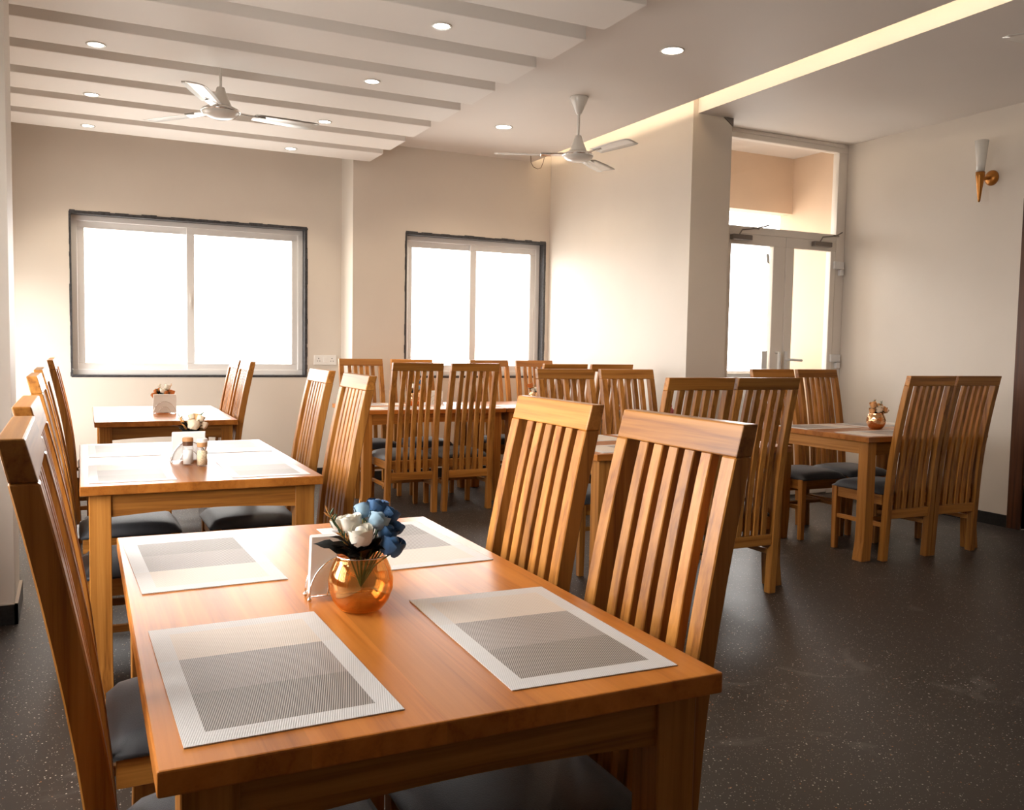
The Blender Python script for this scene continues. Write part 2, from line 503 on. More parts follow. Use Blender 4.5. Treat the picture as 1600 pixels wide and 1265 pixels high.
def mat_mat():
    """woven placemat: pale border, three bands (cream, mid taupe, dark taupe) in fine slanted weave"""
    m, t, b = nt('woven_placemat')
    tc = N(t, 'ShaderNodeTexCoord'); sp = N(t, 'ShaderNodeSeparateXYZ')
    t.links.new(tc.outputs['Object'], sp.inputs[0])

    def math_(op, a, v):
        n = N(t, 'ShaderNodeMath', operation=op)
        if isinstance(a, float): n.inputs[0].default_value = a
        else: t.links.new(a, n.inputs[0])
        if v is not None:
            if isinstance(v, float): n.inputs[1].default_value = v
            else: t.links.new(v, n.inputs[1])
        return n.outputs[0]
    X, Y = sp.outputs[0], sp.outputs[1]
    inx = math_('LESS_THAN', math_('ABSOLUTE', X, None), MW / 2 - 0.030)
    iny = math_('LESS_THAN', math_('ABSOLUTE', Y, None), MD / 2 - 0.036)
    inner = math_('MULTIPLY', inx, iny)
    band1 = math_('LESS_THAN', Y, 0.075)      # below: taupe
    band2 = math_('LESS_THAN', Y, -0.075)     # below: dark taupe
    # slanted threads
    d = math_('ADD', math_('MULTIPLY', X, 1.0), math_('MULTIPLY', Y, -0.30))
    w = math_('PINGPONG', math_('MULTIPLY', d, 620.0), 1.0)
    thr = ramp(t, [(0.35, (0, 0, 0)), (0.65, (1, 1, 1))]); t.links.new(w, thr.inputs['Fac'])

    def mix(f, a, bcol):
        n = N(t, 'ShaderNodeMix', data_type='RGBA')
        if isinstance(f, float): n.inputs[0].default_value = f
        else: t.links.new(f, n.inputs[0])
        for i, c in ((6, a), (7, bcol)):
            if isinstance(c, tuple): n.inputs[i].default_value = (*c, 1)
            else: t.links.new(c, n.inputs[i])
        return n.outputs[2]
    cream = mix(thr.outputs[0], (0.60, 0.51, 0.43), (0.72, 0.62, 0.53))
    mid = mix(thr.outputs[0], (0.20, 0.17, 0.155), (0.50, 0.45, 0.42))
    dk = mix(thr.outputs[0], (0.10, 0.085, 0.075), (0.46, 0.42, 0.385))
    body = mix(band2, mix(band1, cream, mid), dk)
    border = mix(band1, mix(thr.outputs[0], (0.60, 0.56, 0.53), (0.68, 0.64, 0.61)), mix(thr.outputs[0], (0.60, 0.585, 0.575), (0.70, 0.685, 0.675)))
    t.links.new(mix(inner, border, body), b.inputs['Base Color'])
    b.inputs['Roughness'].default_value = 0.48
    b.inputs['Specular IOR Level'].default_value = 0.5
    bp = N(t, 'ShaderNodeBump', i_Strength=0.25, i_Distance=0.001)
    t.links.new(thr.outputs[0], bp.inputs['Height']); t.links.new(bp.outputs['Normal'], b.inputs['Normal'])
    return m


M['mat'] = mat_mat()

# ------------------------------------------------------------------ the room shell
ST = 'structure'
bm = newbm(); add_box(bm, XL - 0.3, 7.2, YB - 0.3, 8.6, -0.2, 0.0); obj('floor', bm, M['floor'], kind=ST)

W1 = (0.0, 1.94, 0.936, 2.285)     # left window opening
W2 = (2.755, 4.205, 0.945, 2.268)  # right window opening
bm = newbm(); wall_with_holes(bm, 'y', Y1, Y1 + 0.25, XL - 0.25, XS, 0, 3.3, [W1]); obj('wall_back', bm, M['wall'], kind=ST)
bm = newbm(); wall_with_holes(bm, 'y', Y2, Y2 + 0.25, XS, XC + 0.1, 0, 3.3, [W2]); add_box(bm, XS, XS + 0.25, Y2 + 0.25, Y1 + 0.25, 0, 3.3)
obj('wall_back_right', bm, M['wall'], kind=ST)
bm = newbm(); add_box(bm, XC, XD, YCOL, Y2, 0, 3.3); obj('wall_column', bm, M['wall'], kind=ST)
bm = newbm(); wall_with_holes(bm, 'x', XL - 0.25, XL, YB - 0.25, Y1 + 0.25, 0, 3.3, [(1.25, 3.8, 0.8, 2.4), (6.3, 8.05, 0.5, 1.8)]); obj('wall_left', bm, M['wall'], kind=ST)
bm = newbm(); add_box(bm, XL, -0.235, 4.394, 4.80, 0, ZC); obj('wall_pillar', bm, M['wall'], kind=ST)
bm = newbm(); wall_with_holes(bm, 'x', XR, XR + 0.25, YB - 0.25, YD + 0.02, 0, 3.3, [(3.15, 4.06, -0.01, 2.25)]); obj('wall_right', bm, M['wall'], kind=ST)
bm = newbm(); add_box(bm, XR, XR + 0.25, YD + 0.02, 6.62, 0, 3.3); obj('wall_balcony_right', bm, M['peach'], kind=ST)
bm = newbm(); wall_with_holes(bm, 'y', YB - 0.25, YB, XL, XR, 0, 3.3, []); obj('wall_front', bm, M['rear_wall'], kind=ST)
# balcony beyond the door: beam over the opening, ceiling, parapet
bm = newbm(); add_box(bm, XD, XR, 6.46, 6.62, 2.526, 3.3); obj('wall_balcony_back', bm, M['peach'], kind=ST)
bm = newbm(); add_box(bm, XD, XR, 6.50, 6.62, 0, 1.03); obj('wall_parapet', bm, M['concrete'], kind=ST)
bm = newbm(); add_box(bm, XD, XR, 6.48, 6.64, 1.03, 1.055); obj('trim_1', bm, M['white_plaster'], kind=ST)
# ceilings
bm = newbm(); add_box(bm, XL, XA, YB, Y1, ZC, ZC + 0.012); obj('ceiling', bm, M['ceiling'], kind=ST)
bm = newbm(); add_box(bm, XB, XR, YB, YD + 0.7, ZC, ZC + 0.06); add_box(bm, XB, XB + 0.03, YB, YCOL, ZC + 0.06, 3.3); obj('ceiling_right', bm, M['ceiling'], kind=ST)
bm = newbm(); add_box(bm, XL - 0.25, XR + 0.25, YB - 0.25, 8.5, 3.3, 3.42); obj('ceiling_slab', bm, M['beam'], kind=ST)
# skirtings
bm = newbm(); add_box(bm, XR - 0.014, XR, 4.166, YD - 0.07, 0, 0.088); obj('baseboard_right', bm, M['skirting'], kind=ST)
bm = newbm(); add_box(bm, XR - 0.014, XR, YB, 3.0, 0, 0.088); obj('baseboard_right_near', bm, M['skirting'], kind=ST)
bm = newbm(); add_box(bm, XL, -0.222, 4.381, 4.395, 0, 0.088); add_box(bm, -0.236, -0.222, 4.381, 4.81, 0, 0.088); ob = obj('baseboard_pillar', bm, M['skirting'], kind=ST)
bm = newbm(); add_box(bm, XL, -0.222, 4.381, 4.395, 0.088, 0.091); add_box(bm, -0.236, -0.222, 4.381, 4.81, 0.088, 0.091); obj('trim_2', bm, M['skirting_top'], kind=ST)
bm = newbm(); add_box(bm, XC - 0.014, XC, YCOL - 0.014, Y2, 0, 0.088); add_box(bm, XC, XD, YCOL - 0.014, YCOL, 0, 0.088); obj('baseboard_column', bm, M['skirting'], kind=ST)
bm = newbm(); add_box(bm, XL, XS, Y1 - 0.014, Y1, 0, 0.088); obj('baseboard_back', bm, M['skirting'], kind=ST)
bm = newbm(); add_box(bm, XS, XC - 0.014, Y2 - 0.014, Y2, 0, 0.088); obj('baseboard_back_right', bm, M['skirting'], kind=ST)
# small dark triangle where column, ceiling and door frame meet
bm = newbm(); a = [bm.verts.new(p) for p in ((XD - 0.09, YCOL - 0.002, ZC), (XD, YCOL - 0.002, ZC), (XD, YCOL - 0.002, ZC - 0.06), (XD - 0.09, YCOL - 0.014, ZC), (XD, YCOL - 0.014, ZC), (XD, YCOL - 0.014, ZC - 0.06))]
for f in ((0, 1, 2), (3, 5, 4), (0, 3, 4, 1), (1, 4, 5, 2), (2, 5, 3, 0)): bm.faces.new([a[i] for i in f])
obj('trim_3', bm, M['closer'], kind=ST)

# hanging ceiling beams, eight boards stepping back towards the windows
for k in range(8):
    yn = 3.60 + k * 0.5437
    bm = newbm(); add_box(bm, XL, 2.395 + 0.05 * (1 - k / 7.0), yn, yn + 0.375, 2.853, ZC)
    obj('trim_%d' % (10 + k), bm, M['beam'], kind=ST, bevel=0.003, seg=1)


# ------------------------------------------------------------------ windows
def window(n, x0, x1, z0, z1, ywall, xm, right_sash):
    yf = ywall + 0.085                       # front of the frame, set back into the reveal
    w = thing('window_%d' % n, '', 'window'); del w['label']; del w['category']; w['kind'] = ST
    # stone lining of the opening
    bm = newbm(); rng = random.Random(n)
    tz = 0.018
    add_box(bm, x0 + tz * 0.6, x1 - tz, ywall - 0.004, yf + 0.05, z1 - tz, z1)
    add_box(bm, x0 + tz * 0.6, x1 - tz, ywall - 0.004, yf + 0.05, z0, z0 + 0.012)
    add_box(bm, x1 - tz, x1, ywall - 0.004, yf + 0.05, z0, z1)
    add_box(bm, x0, x0 + tz * 0.6, ywall - 0.004, yf + 0.05, z0, z1)
    # chipped plaster line where stone meets the wall
    for (ax, lo, hi, c) in (('h', x0, x1, z1), ('h', x0, x1, z0), ('v', z0, z1, x0), ('v', z0, z1, x1)):
        p = lo
        while p < hi:
            l = min(rng.uniform(0.03, 0.12), hi - p); th = rng.uniform(0.004, 0.013)
            if ax == 'h': add_box(bm, p, p + l, ywall - 0.0035, ywall + 0.002, c - 0.006, c + (th if c == z1 else 0.002))
            else: add_box(bm, c - (th * .6 if c == x0 else 0.004), c + (th * .6 if c == x1 else 0.004), ywall - 0.0035, ywall + 0.002, p, p + l)
            p += l
    obj('reveal', bm, M['granite'], w)
    # outer frame
    fx0, fx1, fz0, fz1 = x0 + 0.011, x1 - tz, z0 + 0.012, z1 - tz
    f = 0.045
    bm = newbm()
    add_box(bm, fx0, fx1, yf, yf + 0.08, fz0, fz0 + f); add_box(bm, fx0, fx1, yf, yf + 0.08, fz1 - f, fz1)
    add_box(bm, fx0, fx0 + f, yf, yf + 0.08, fz0 + f, fz1 - f); add_box(bm, fx1 - f, fx1, yf, yf + 0.08, fz0 + f, fz1 - f)
    obj('frame', bm, M['upvc'], w, bevel=0.003, seg=1)
    gx0, gx1, gz0, gz1 = fx0 + f - 0.012, fx1 - f + 0.012, fz0 + f - 0.012, fz1 - f + 0.012
    s = 0.066
    # the sashes: the right one slides in front
    for (a, b_, yy) in ((gx0, xm + s / 2, yf + 0.042), (xm - s / 2, gx1, yf + 0.012)):
        bm = newbm()
        add_box(bm, a, b_, yy, yy + 0.026, gz0, gz0 + s); add_box(bm, a, b_, yy, yy + 0.026, gz1 - s, gz1)
        add_box(bm, a, a + s, yy, yy + 0.026, gz0 + s, gz1 - s); add_box(bm, b_ - s, b_, yy, yy + 0.026, gz0 + s, gz1 - s)
        so = obj('sash', bm, M['upvc'], w, bevel=0.004, seg=1)
        bm = newbm(); add_box(bm, a + s - 0.004, b_ - s + 0.004, yy + 0.011, yy + 0.016, gz0 + s - 0.004, gz1 - s + 0.004)
        obj('pane', bm, M['glass'], so)
    if right_sash:
        zc = (z0 + z1) / 2 - 0.02
        bm = newbm(); add_box(bm, xm - 0.008, xm + 0.008, yf + 0.004, yf + 0.012, zc - 0.07, zc + 0.07); add_box(bm, xm - 0.005, xm + 0.005, yf - 0.004, yf + 0.006, zc - 0.01, zc + 0.03)
        obj('latch', bm, M['plastic'], w, bevel=0.001, seg=1)
    else:
        bm = newbm(); add_box(bm, x1 - 0.085, x1 - 0.07, yf + 0.003, yf + 0.012, 1.5, 1.62); obj('latch', bm, M['plastic'], w)
    return w


window(1, *W1, Y1, 0.945, True)
window(2, *W2, Y2, 3.475, False)

# unseen windows added in the left wall for the side light, same white frames
for nm, a0, a1, z0, z1 in (('window_3', 1.25, 3.8, 0.8, 2.4), ('window_4', 6.3, 8.05, 0.5, 1.8)):
    bm = newbm()
    for i in range(3):
        p = a0 + (a1 - a0 - 0.05) * i / 2
        add_box(bm, XL - 0.15, XL - 0.09, p, p + 0.05, z0 + 0.05, z1 - 0.05)
    add_box(bm, XL - 0.15, XL - 0.09, a0, a1, z0, z0 + 0.05); add_box(bm, XL - 0.15, XL - 0.09, a0, a1, z1 - 0.05, z1)
    wf = obj(nm, bm, M['upvc'], kind=ST)
    bm = newbm(); add_box(bm, XL - 0.125, XL - 0.12, a0 + 0.03, a1 - 0.03, z0 + 0.03, z1 - 0.03); obj('pane', bm, M['glass'], wf)

# ------------------------------------------------------------------ glazed double door to the balcony
YF = YD                                   # face of frame
d = thing('door_1', '', 'door'); del d['label']; del d['category']; d['kind'] = ST
bm = newbm()
add_box(bm, XD, XR, YF, YF + 0.07, ZC - 0.072, ZC)                # head
add_box(bm, XD, 4.685, YF, YF + 0.07, 0, ZC - 0.072)              # left jamb
add_box(bm, XR - 0.105, XR, YF, YF + 0.07, 0, ZC - 0.072)         # right jamb
add_box(bm, 4.685, XR - 0.105, YF, YF + 0.07, 2.20, 2.262)        # transom bar
obj('frame', bm, M['upvc_beige'], d, bevel=0.004, seg=1)
bm = newbm(); add_box(bm, XD, XR - 0.05, YF - 0.012, YF + 0.002, ZC - 0.03, ZC); obj('head_bead', bm, M['upvc_beige'], d, bevel=0.003, seg=1)
bm = newbm(); add_box(bm, 4.68, XR - 0.1, YF + 0.03, YF + 0.036, 2.255, ZC - 0.067); obj('transom_pane', bm, M['glass'], d)
for (a, b_, g0, g1, side) in ((4.69, 5.402, 4.822, 5.268, 'l'), (5.406, XR - 0.108, 5.497, 5.912, 'r')):
    bm = newbm()
    add_box(bm, a, b_, YF - 0.008, YF + 0.05, 0.012, 0.16); add_box(bm, a, b_, YF - 0.008, YF + 0.05, 2.113, 2.198)
    add_box(bm, a, g0, YF - 0.008, YF + 0.05, 0.16, 2.113); add_box(bm, g1, b_, YF - 0.008, YF + 0.05, 0.16, 2.113)
    lf = obj('leaf', bm, M['upvc_beige'], d, bevel=0.004, seg=1)
    bm = newbm(); add_box(bm, g0 - 0.004, g1 + 0.004, YF + 0.018, YF + 0.024, 0.156, 2.117); obj('pane', bm, M['glass'], lf)
    # closer with its folding arm
    cx = (4.90, 5.78)[side == 'r']
    bm = newbm(); add_box(bm, cx - 0.1, cx + 0.1, YF - 0.055, YF - 0.008, 2.142, 2.185)
    obj('closer', bm, M['closer'], lf, bevel=0.006)
    bm = newbm()
    e1 = cx + 0.10; e2 = cx + (0.26 if side == 'l' else 0.2)
    add_tube(bm, [(cx - 0.02, YF - 0.03, 2.185), (cx, YF - 0.04, 2.225), (e1, YF - 0.09, 2.235)], 0.006)
    add_tube(bm, [(e1, YF - 0.09, 2.235), (e2, YF - 0.06, 2.275)], 0.006)
    add_box(bm, e1 - 0.03, e1 + 0.03, YF - 0.096, YF - 0.084, 2.228, 2.242)
    obj('closer_arm', bm, M['closer'], lf)
    hz = 1.155
    if side == 'r':
        bm = newbm(); add_box(bm, 5.425, 5.455, YF - 0.016, YF - 0.008, hz - 0.12, hz + 0.09)
        add_tube(bm, [(5.44, YF - 0.012, hz + 0.02), (5.44, YF - 0.05, hz + 0.02), (5.46, YF - 0.055, hz + 0.02), (5.58, YF - 0.055, hz + 0.015)], 0.011)
        obj('lever_handle', bm, M['upvc'], lf)
    else:
        bm = newbm(); add_tube(bm, [(5.335, YF - 0.008, 0.93), (5.335, YF - 0.045, 0.93), (5.335, YF - 0.045, 1.235), (5.335, YF - 0.008, 1.235)], 0.014)
        obj('pull_handle', bm, M['upvc'], lf, smooth=True)
        bm = newbm(); add_box(bm, 5.20, 5.255, YF + 0.012, YF + 0.0175, 1.00, 1.245); obj('sticker', bm, M['sticker'], lf)
        bm = newbm(); add_hull8(bm, [(5.225, YF + 0.012, 1.975), (5.245, YF + 0.012, 1.97), (5.245, YF + 0.0175, 1.97), (5.225, YF + 0.0175, 1.975), (5.21, YF + 0.012, 2.05), (5.235, YF + 0.012, 2.055), (5.235, YF + 0.0175, 2.055), (5.21, YF + 0.0175, 2.05)]); obj('sticker', bm, M['sticker'], lf)
        # slide bolts at the left edge
    for z in (1.985, 1.18):
        x = XR - 0.108 if side == 'r' else 4.69
        bm = newbm()
        if side == 'r':
            add_box(bm, x - 0.03, x + 0.085, YF - 0.028, YF - 0.008, z - 0.02, z + 0.045); add_box(bm, x + 0.035, x + 0.078, YF - 0.034, YF - 0.002, z - 0.075, z - 0.026)
        else:
            add_box(bm, x - 0.04, x + 0.03, YF - 0.02, YF - 0.008, z - 0.008, z + 0.008)
        obj('hinge', bm, M['upvc'] if side == 'r' else M['closer'], lf, bevel=0.003, seg=1)

# dark wooden door in the right wall, mostly beyond the frame
d2 = thing('door_2', '', 'door'); del d2['label']; del d2['category']; d2['kind'] = ST
bm = newbm(); add_box(bm, XR - 0.018, XR + 0.1, 4.06, 4.165, 0, 2.36); add_box(bm, XR - 0.018, XR + 0.1, 3.045, 3.15, 0, 2.36); add_box(bm, XR - 0.018, XR + 0.1, 3.15, 4.06, 2.25, 2.36)
obj('casing', bm, M['darkwood'], d2, bevel=0.004, seg=1)
bm = newbm(); add_box(bm, XR + 0.05, XR + 0.09, 3.152, 4.058, 0.005, 2.248); lf = obj('leaf', bm, M['darkwood'], d2, bevel=0.003, seg=1)
bm = newbm(); add_tube(bm, [(XR + 0.05, 3.24, 1.02), (XR - 0.0, 3.24, 1.02), (XR, 3.36, 1.02)], 0.01); obj('handle', bm, M['steel'], lf)


# ------------------------------------------------------------------ lights of the room
def spot_lamp(loc, energy, size, blend=0.6, radius=0.03, color=(1.0, 0.83, 0.62)):
    l = bpy.data.lights.new('downlight_beam', 'SPOT'); l.energy = energy; l.spot_size = size; l.spot_blend = blend; l.shadow_soft_size = radius
    l.color = color
    o = bpy.data.objects.new('downlight_beam', l); COL.objects.link(o); o.location = loc
    return o


def downlight(x, y, z, r, label, group, energy, angle):
    t = thing('recessed_downlight', label, 'ceiling light', (x, y, z), 0, group)
    bm = newbm(); add_lathe(bm, [(r, -0.001), (r + 0.012, -0.001), (r + 0.010, -0.006), (r, -0.004)], 28, close=True); obj('trim_ring', bm, M['fan_white'], t, smooth=True)
    bm = newbm(); add_lathe(bm, [(0, -0.0025), (r * 0.6, -0.0025), (r, -0.0015), (r, -0.0005), (0, -0.0005)], 28); obj('diffuser', bm, M['lamp'], t)
    spot_lamp((x, y, z - 0.01), energy, angle)
    return t


G1 = 'small downlights in the hanging ceiling beams'
for (x, y, lb) in (
        (0.144, 5.509, 'small round downlight in the beam above and left of the silver ceiling fan'),
        (0.143, 6.630, 'small round downlight at the left end of the second beam from the back'),
        (0.137, 7.600, 'small round downlight at the left end of the last beam, by the back wall'),
        (1.698, 4.320, 'small round downlight near the right end of a front beam, top centre'),
        (1.677, 5.420, 'small round downlight in the beam above and right of the silver fan, middle right'),
        (1.676, 6.560, 'small round downlight just beyond the right blade of the silver fan'),
        (1.659, 7.600, 'small round downlight at the right end of the last beam, above the left window')):
    k = min(range(8), key=lambda k: abs(3.60 + k * 0.5437 + 0.1875 - y))
    yc = 3.60 + k * 0.5437 + 0.1875
    y = max(yc - 0.13, min(yc + 0.13, y))
    downlight(x, y, 2.853, 0.040, lb, G1, 24.0, 1.9)
G2 = 'round panel lights in the flat ceiling'
downlight(3.262, 4.522, ZC, 0.062, 'larger round panel light in the flat ceiling, nearest and brightest', G2, 35.0, 2.4)
downlight(3.197, 6.726, ZC, 0.062, 'larger round panel light in the flat ceiling left of the white ceiling fan', G2, 35.0, 2.4)

# warm LED strip hidden behind the edge of the flat ceiling, washing the cove
led = thing('cove_light', 'warm LED strip glowing in the long ceiling slot', 'light', (XA - 0.05, 2.0, ZC + 0.013))
bm = newbm(); add_box(bm, -0.02, 0.0, YB - 2.0 + 0.1, Y2 - 2.0 - 0.05, 0.0, 0.012); obj('strip', bm, M['led'], led)
bm = newbm(); add_box(bm, -0.03, -0.02, YB - 2.0 + 0.1, Y2 - 2.0 - 0.05, 0.0, 0.02); obj('channel', bm, M['chrome'], led)

# loose cable hanging from the slot
bm = newbm(); add_tube(bm, [(3.90, 7.6, 3.037), (3.905, 7.6, 2.97), (3.93, 7.6, 2.935), (3.975, 7.6, 2.92), (4.01, 7.6, 2.935), (4.03, 7.6, 2.98), (4.05, 7.6, 3.06)], 0.003, 6)
tag(obj('loose_cable', bm, M['cable'], smooth=True), 'thin loose cable drooping from the ceiling slot behind the white fan', 'cable')


# ------------------------------------------------------------------ ceiling fans
def fan(label, x, y, ztop, zhub, ang, blade_mat, rod_r, canopy):
    t = thing('ceiling_fan', label, 'ceiling fan', (x, y, 0), 0)
    if canopy:
        bm = newbm(); add_lathe(bm, [(0.066, ztop), (0.066, ztop - 0.012), (0.055, ztop - 0.04), (0.022, ztop - 0.115), (0.014, ztop - 0.125), (0, ztop - 0.125)], 28)
        obj('canopy', bm, M['fan_white'], t, smooth=True)
    bm = newbm(); add_lathe(bm, [(rod_r, ztop), (rod_r, zhub + 0.10)], 14); obj('downrod', bm, M['fan_white'], t, smooth=True)
    bm = newbm(); add_lathe(bm, [(0, zhub + 0.15), (0.022, zhub + 0.148), (0.034, zhub + 0.11), (0.062, zhub + 0.045), (0.065, zhub + 0.036), (0, zhub + 0.036)], 28)
    obj('lower_canopy', bm, M['fan_white'], t, smooth=True)
    bm = newbm(); add_lathe(bm, [(0, zhub + 0.036), (0.078, zhub + 0.034), (0.105, zhub + 0.020), (0.112, zhub + 0.008), (0.106, zhub - 0.004), (0.085, zhub - 0.022), (0.045, zhub - 0.036), (0, zhub - 0.040)], 36)
    obj('motor_housing', bm, M['fan_white'], t, smooth=True)
    bm = newbm(); add_lathe(bm, [(0.113, zhub + 0.013), (0.116, zhub + 0.008), (0.113, zhub + 0.003), (0.108, zhub + 0.008)], 36, close=True)
    obj('chrome_ring', bm, M['chrome'], t, smooth=True)
    for k in range(3):
        a = ang + k * 2 * PI / 3
        R = Matrix.Rotation(a, 4, 'Z')
        bm = newbm()
        pit = math.radians(-7)
        n = 10; secs = []
        for i in range(n + 1):
            r = 0.20 + 0.40 * i / n
            w = 0.056 + 0.013 * min(1, i / 5.0)
            if i == n: w *= 0.86
            skew = 0.012 if i == n else 0
            cam_ = 0.006
            pts = []
            for (s, h) in ((-1, 0.0), (-0.4, cam_), (0.4, cam_), (1, 0.0), (0.4, cam_ - 0.003), (-0.4, cam_ - 0.003)):
                yy = s * w; zz = h
                y2 = yy * math.cos(pit) - zz * math.sin(pit); z2 = yy * math.sin(pit) + zz * math.cos(pit)
                p = R @ Vector((r - skew * (s > 0), y2, zhub + 0.006 + z2)); pts.append(p)
            secs.append(pts)
        add_sweep(bm, secs)
        bl = obj('blade', bm, blade_mat, t, smooth=True)
        bm = newbm()
        p = [R @ Vector(q) for q in ((0.095, -0.02, zhub + 0.002), (0.27, -0.026, zhub + 0.0), (0.27, 0.026, zhub + 0.012), (0.095, 0.02, zhub + 0.012),
                                     (0.095, -0.02, zhub + 0.014), (0.27, -0.026, zhub + 0.006), (0.27, 0.026, zhub + 0.020), (0.095, 0.02, zhub + 0.024))]
        add_hull8(bm, p)
        obj('blade_iron', bm, M['chrome'], bl, bevel=0.003, seg=1)
    return t


fan('silver three-blade ceiling fan hanging below the stepped beams at left', 0.82, 5.66, 2.92, 2.605, math.radians(8), M['fan_silver'], 0.008, False)
fan('white three-blade ceiling fan on a cone canopy in front of the bright column wall', 3.29, 5.67, ZC, 2.615, math.radians(-83), M['fan_white'], 0.010, True)
fan('ceiling fan mostly beyond the picture, one blade tip at the top right corner', 4.22, 2.55, ZC, 2.60, math.radians(178), M['fan_silver'], 0.010, True)

# ------------------------------------------------------------------ wall sconce, socket
s = thing('wall_sconce', 'torch-shaped wall sconce, white glass cone over copper, on the right wall', 'wall light', (XR, 4.43, 2.54))
bm = newbm(); add_lathe(bm, [(0.026, 0.0), (0.030, 0.06), (0.047, 0.235), (0.044, 0.235), (0.027, 0.06), (0.023, 0.003)], 28, close=True); o = obj('glass_shade', bm, M['sconce_glass'], s, smooth=True, loc=(-0.13, 0, 0.02))
bm = newbm(); add_lathe(bm, [(0.006, -0.185), (0.010, -0.17), (0.030, 0.0), (0.032, 0.03), (0.029, 0.03), (0, 0.028)], 24); obj('copper_cone', bm, M['copper'], s, smooth=True, loc=(-0.13, 0, 0.0))
bm = newbm(); add_lathe(bm, [(0, 0), (0.056, 0.0), (0.054, 0.012), (0.03, 0.03), (0, 0.034)], 28); obj('back_plate', bm, M['copper'], s, smooth=True, rot=(0, -PI / 2, 0), loc=(0, 0, 0.0))
bm = newbm(); add_tube(bm, [(-0.02, 0, 0), (-0.115, 0, -0.02)], 0.012, 12); obj('arm', bm, M['copper'], s, smooth=True)

s = thing('wall_socket', 'white twin socket plate with a switch, low beside the left window', 'socket', (2.11, Y1, 1.09))
bm = newbm(); add_box(bm, -0.105, 0.105, -0.012, 0, -0.045, 0.045); obj('plate', bm, M['plastic'], s, bevel=0.004)
bm = newbm(); add_box(bm, -0.02, 0.02, -0.016, -0.012, -0.025, 0.025); obj('switch', bm, M['plastic'], s, bevel=0.002, seg=1)
for cx in (-0.062, 0.062):
    bm = newbm()
    for dx, dz, r in ((0, 0.014, 0.0042), (-0.011, -0.010, 0.0034), (0.011, -0.010, 0.0034)): add_box(bm, cx + dx - r, cx + dx + r, -0.0128, -0.0118, dz - r, dz + r)
    obj('socket_holes', bm, M['hole'], s)


# ------------------------------------------------------------------ tables
def table(label, x, y, w, dpt, along, th=0.0):
    """w along x, dpt along y, x/y = the corner nearest the room's left front; along = axis of the grain"""
    t = thing('dining_table', label, 'table', (x, y, 0), th, 'square-legged wooden dining tables')
    TT = 0.033
    bm = newbm(); add_box(bm, 0, w, 0, dpt, TZ - TT, TZ)
    obj('tabletop', bm, M['top_' + along], t, bevel=0.003)
    ins, L = 0.028, 0.070
    for (sx, sy) in ((0, 0), (1, 0), (0, 1), (1, 1)):
        cx = ins + L / 2 if sx == 0 else w - ins - L / 2
        cy = ins + L / 2 if sy == 0 else dpt - ins - L / 2
        dx = -1 if sx == 0 else 1; dy = -1 if sy == 0 else 1
        secs = []
        for z, fl, hw in ((0.0, 0.016, 0.037), (0.05, 0.011, 0.036), (0.12, 0.003, 0.035), (0.2, 0.0, L / 2), (TZ - TT, 0, L / 2)):
            ox, oy = cx + dx * fl * (1 if along == 'x' else 0), cy + dy * fl * (0 if along == 'x' else 1)
            secs.append([(ox - hw, oy - hw, z), (ox + hw, oy - hw, z), (ox + hw, oy + hw, z), (ox - hw, oy + hw, z)])
        bm = newbm(); add_sweep(bm, secs); obj('leg', bm, M['teak_z'], t, bevel=0.002, seg=1)
    # rails with a shallow arch under them
    zt, zb = TZ - TT, 0.635
    for sy in (0, 1):
        y0 = ins + 0.010 if sy == 0 else dpt - ins - 0.032
        bm = newbm(); x0, x1 = ins + L, w - ins - L
        poly = [(x0, zt), (x0, zb)] + [(x0 + (x1 - x0) * i / 12.0, zb + 0.014 * math.sin(PI * i / 12.0)) for i in range(1, 12)] + [(x1, zb), (x1, zt)]
        add_prism_y(bm, poly, y0, y0 + 0.022); obj('apron', bm, M['teak_x'], t)
    for sx in (0, 1):
        x0 = ins + 0.010 if sx == 0 else w - ins - 0.032
        bm = newbm(); add_box(bm, x0, x0 + 0.022, ins + L, dpt - ins - L, zb + 0.006, zt); obj('apron', bm, M['teak_y'], t, bevel=0.001, seg=1)
    return t


TW, TLN = 0.82, 1.36
table('nearest dining table in the foreground with four placemats and blue flowers', 0.082, 1.077, 0.818, 1.353, 'y', -0.011)
table('second dining table on the left side, with two seasoning jars on it', 0.019, 3.312, 0.827, 1.346, 'y', -0.008)
table('left dining table right below the left window, glaring white with reflected light', 0.119, 5.881, 0.83, 1.36, 'y', -0.012)
table('dining table in front of the right window, left half of the long back row', 1.93, 6.45, 1.20, TW, 'x')
table('dining table at the column end of the long back row, mostly hidden', 3.14, 6.45, 1.085, TW, 'x')
table('dining table in the middle of the room, seen through the foreground chair slats', 2.20, 3.55, 1.20, TW, 'x')
table('dining table by the right wall with a rose-gold flower vase', 4.200, 3.766, 1.06, TW, 'x')

# ------------------------------------------------------------------ chairs
CH = 1.117          # height of the chair


def back_y(z):
    """centre line of the curved back, chair front is +y"""
    P = [(0.0, -0.196), (0.2, -0.206), (0.46, -0.221), (0.60, -0.234), (0.72, -0.251), (0.85, -0.275), (1.0, -0.306), (CH, -0.335)]
    for (a, ya), (b, yb) in zip(P, P[1:]):
        if z <= b:
            return ya + (yb - ya) * (z - a) / (b - a)
    return P[-1][1]


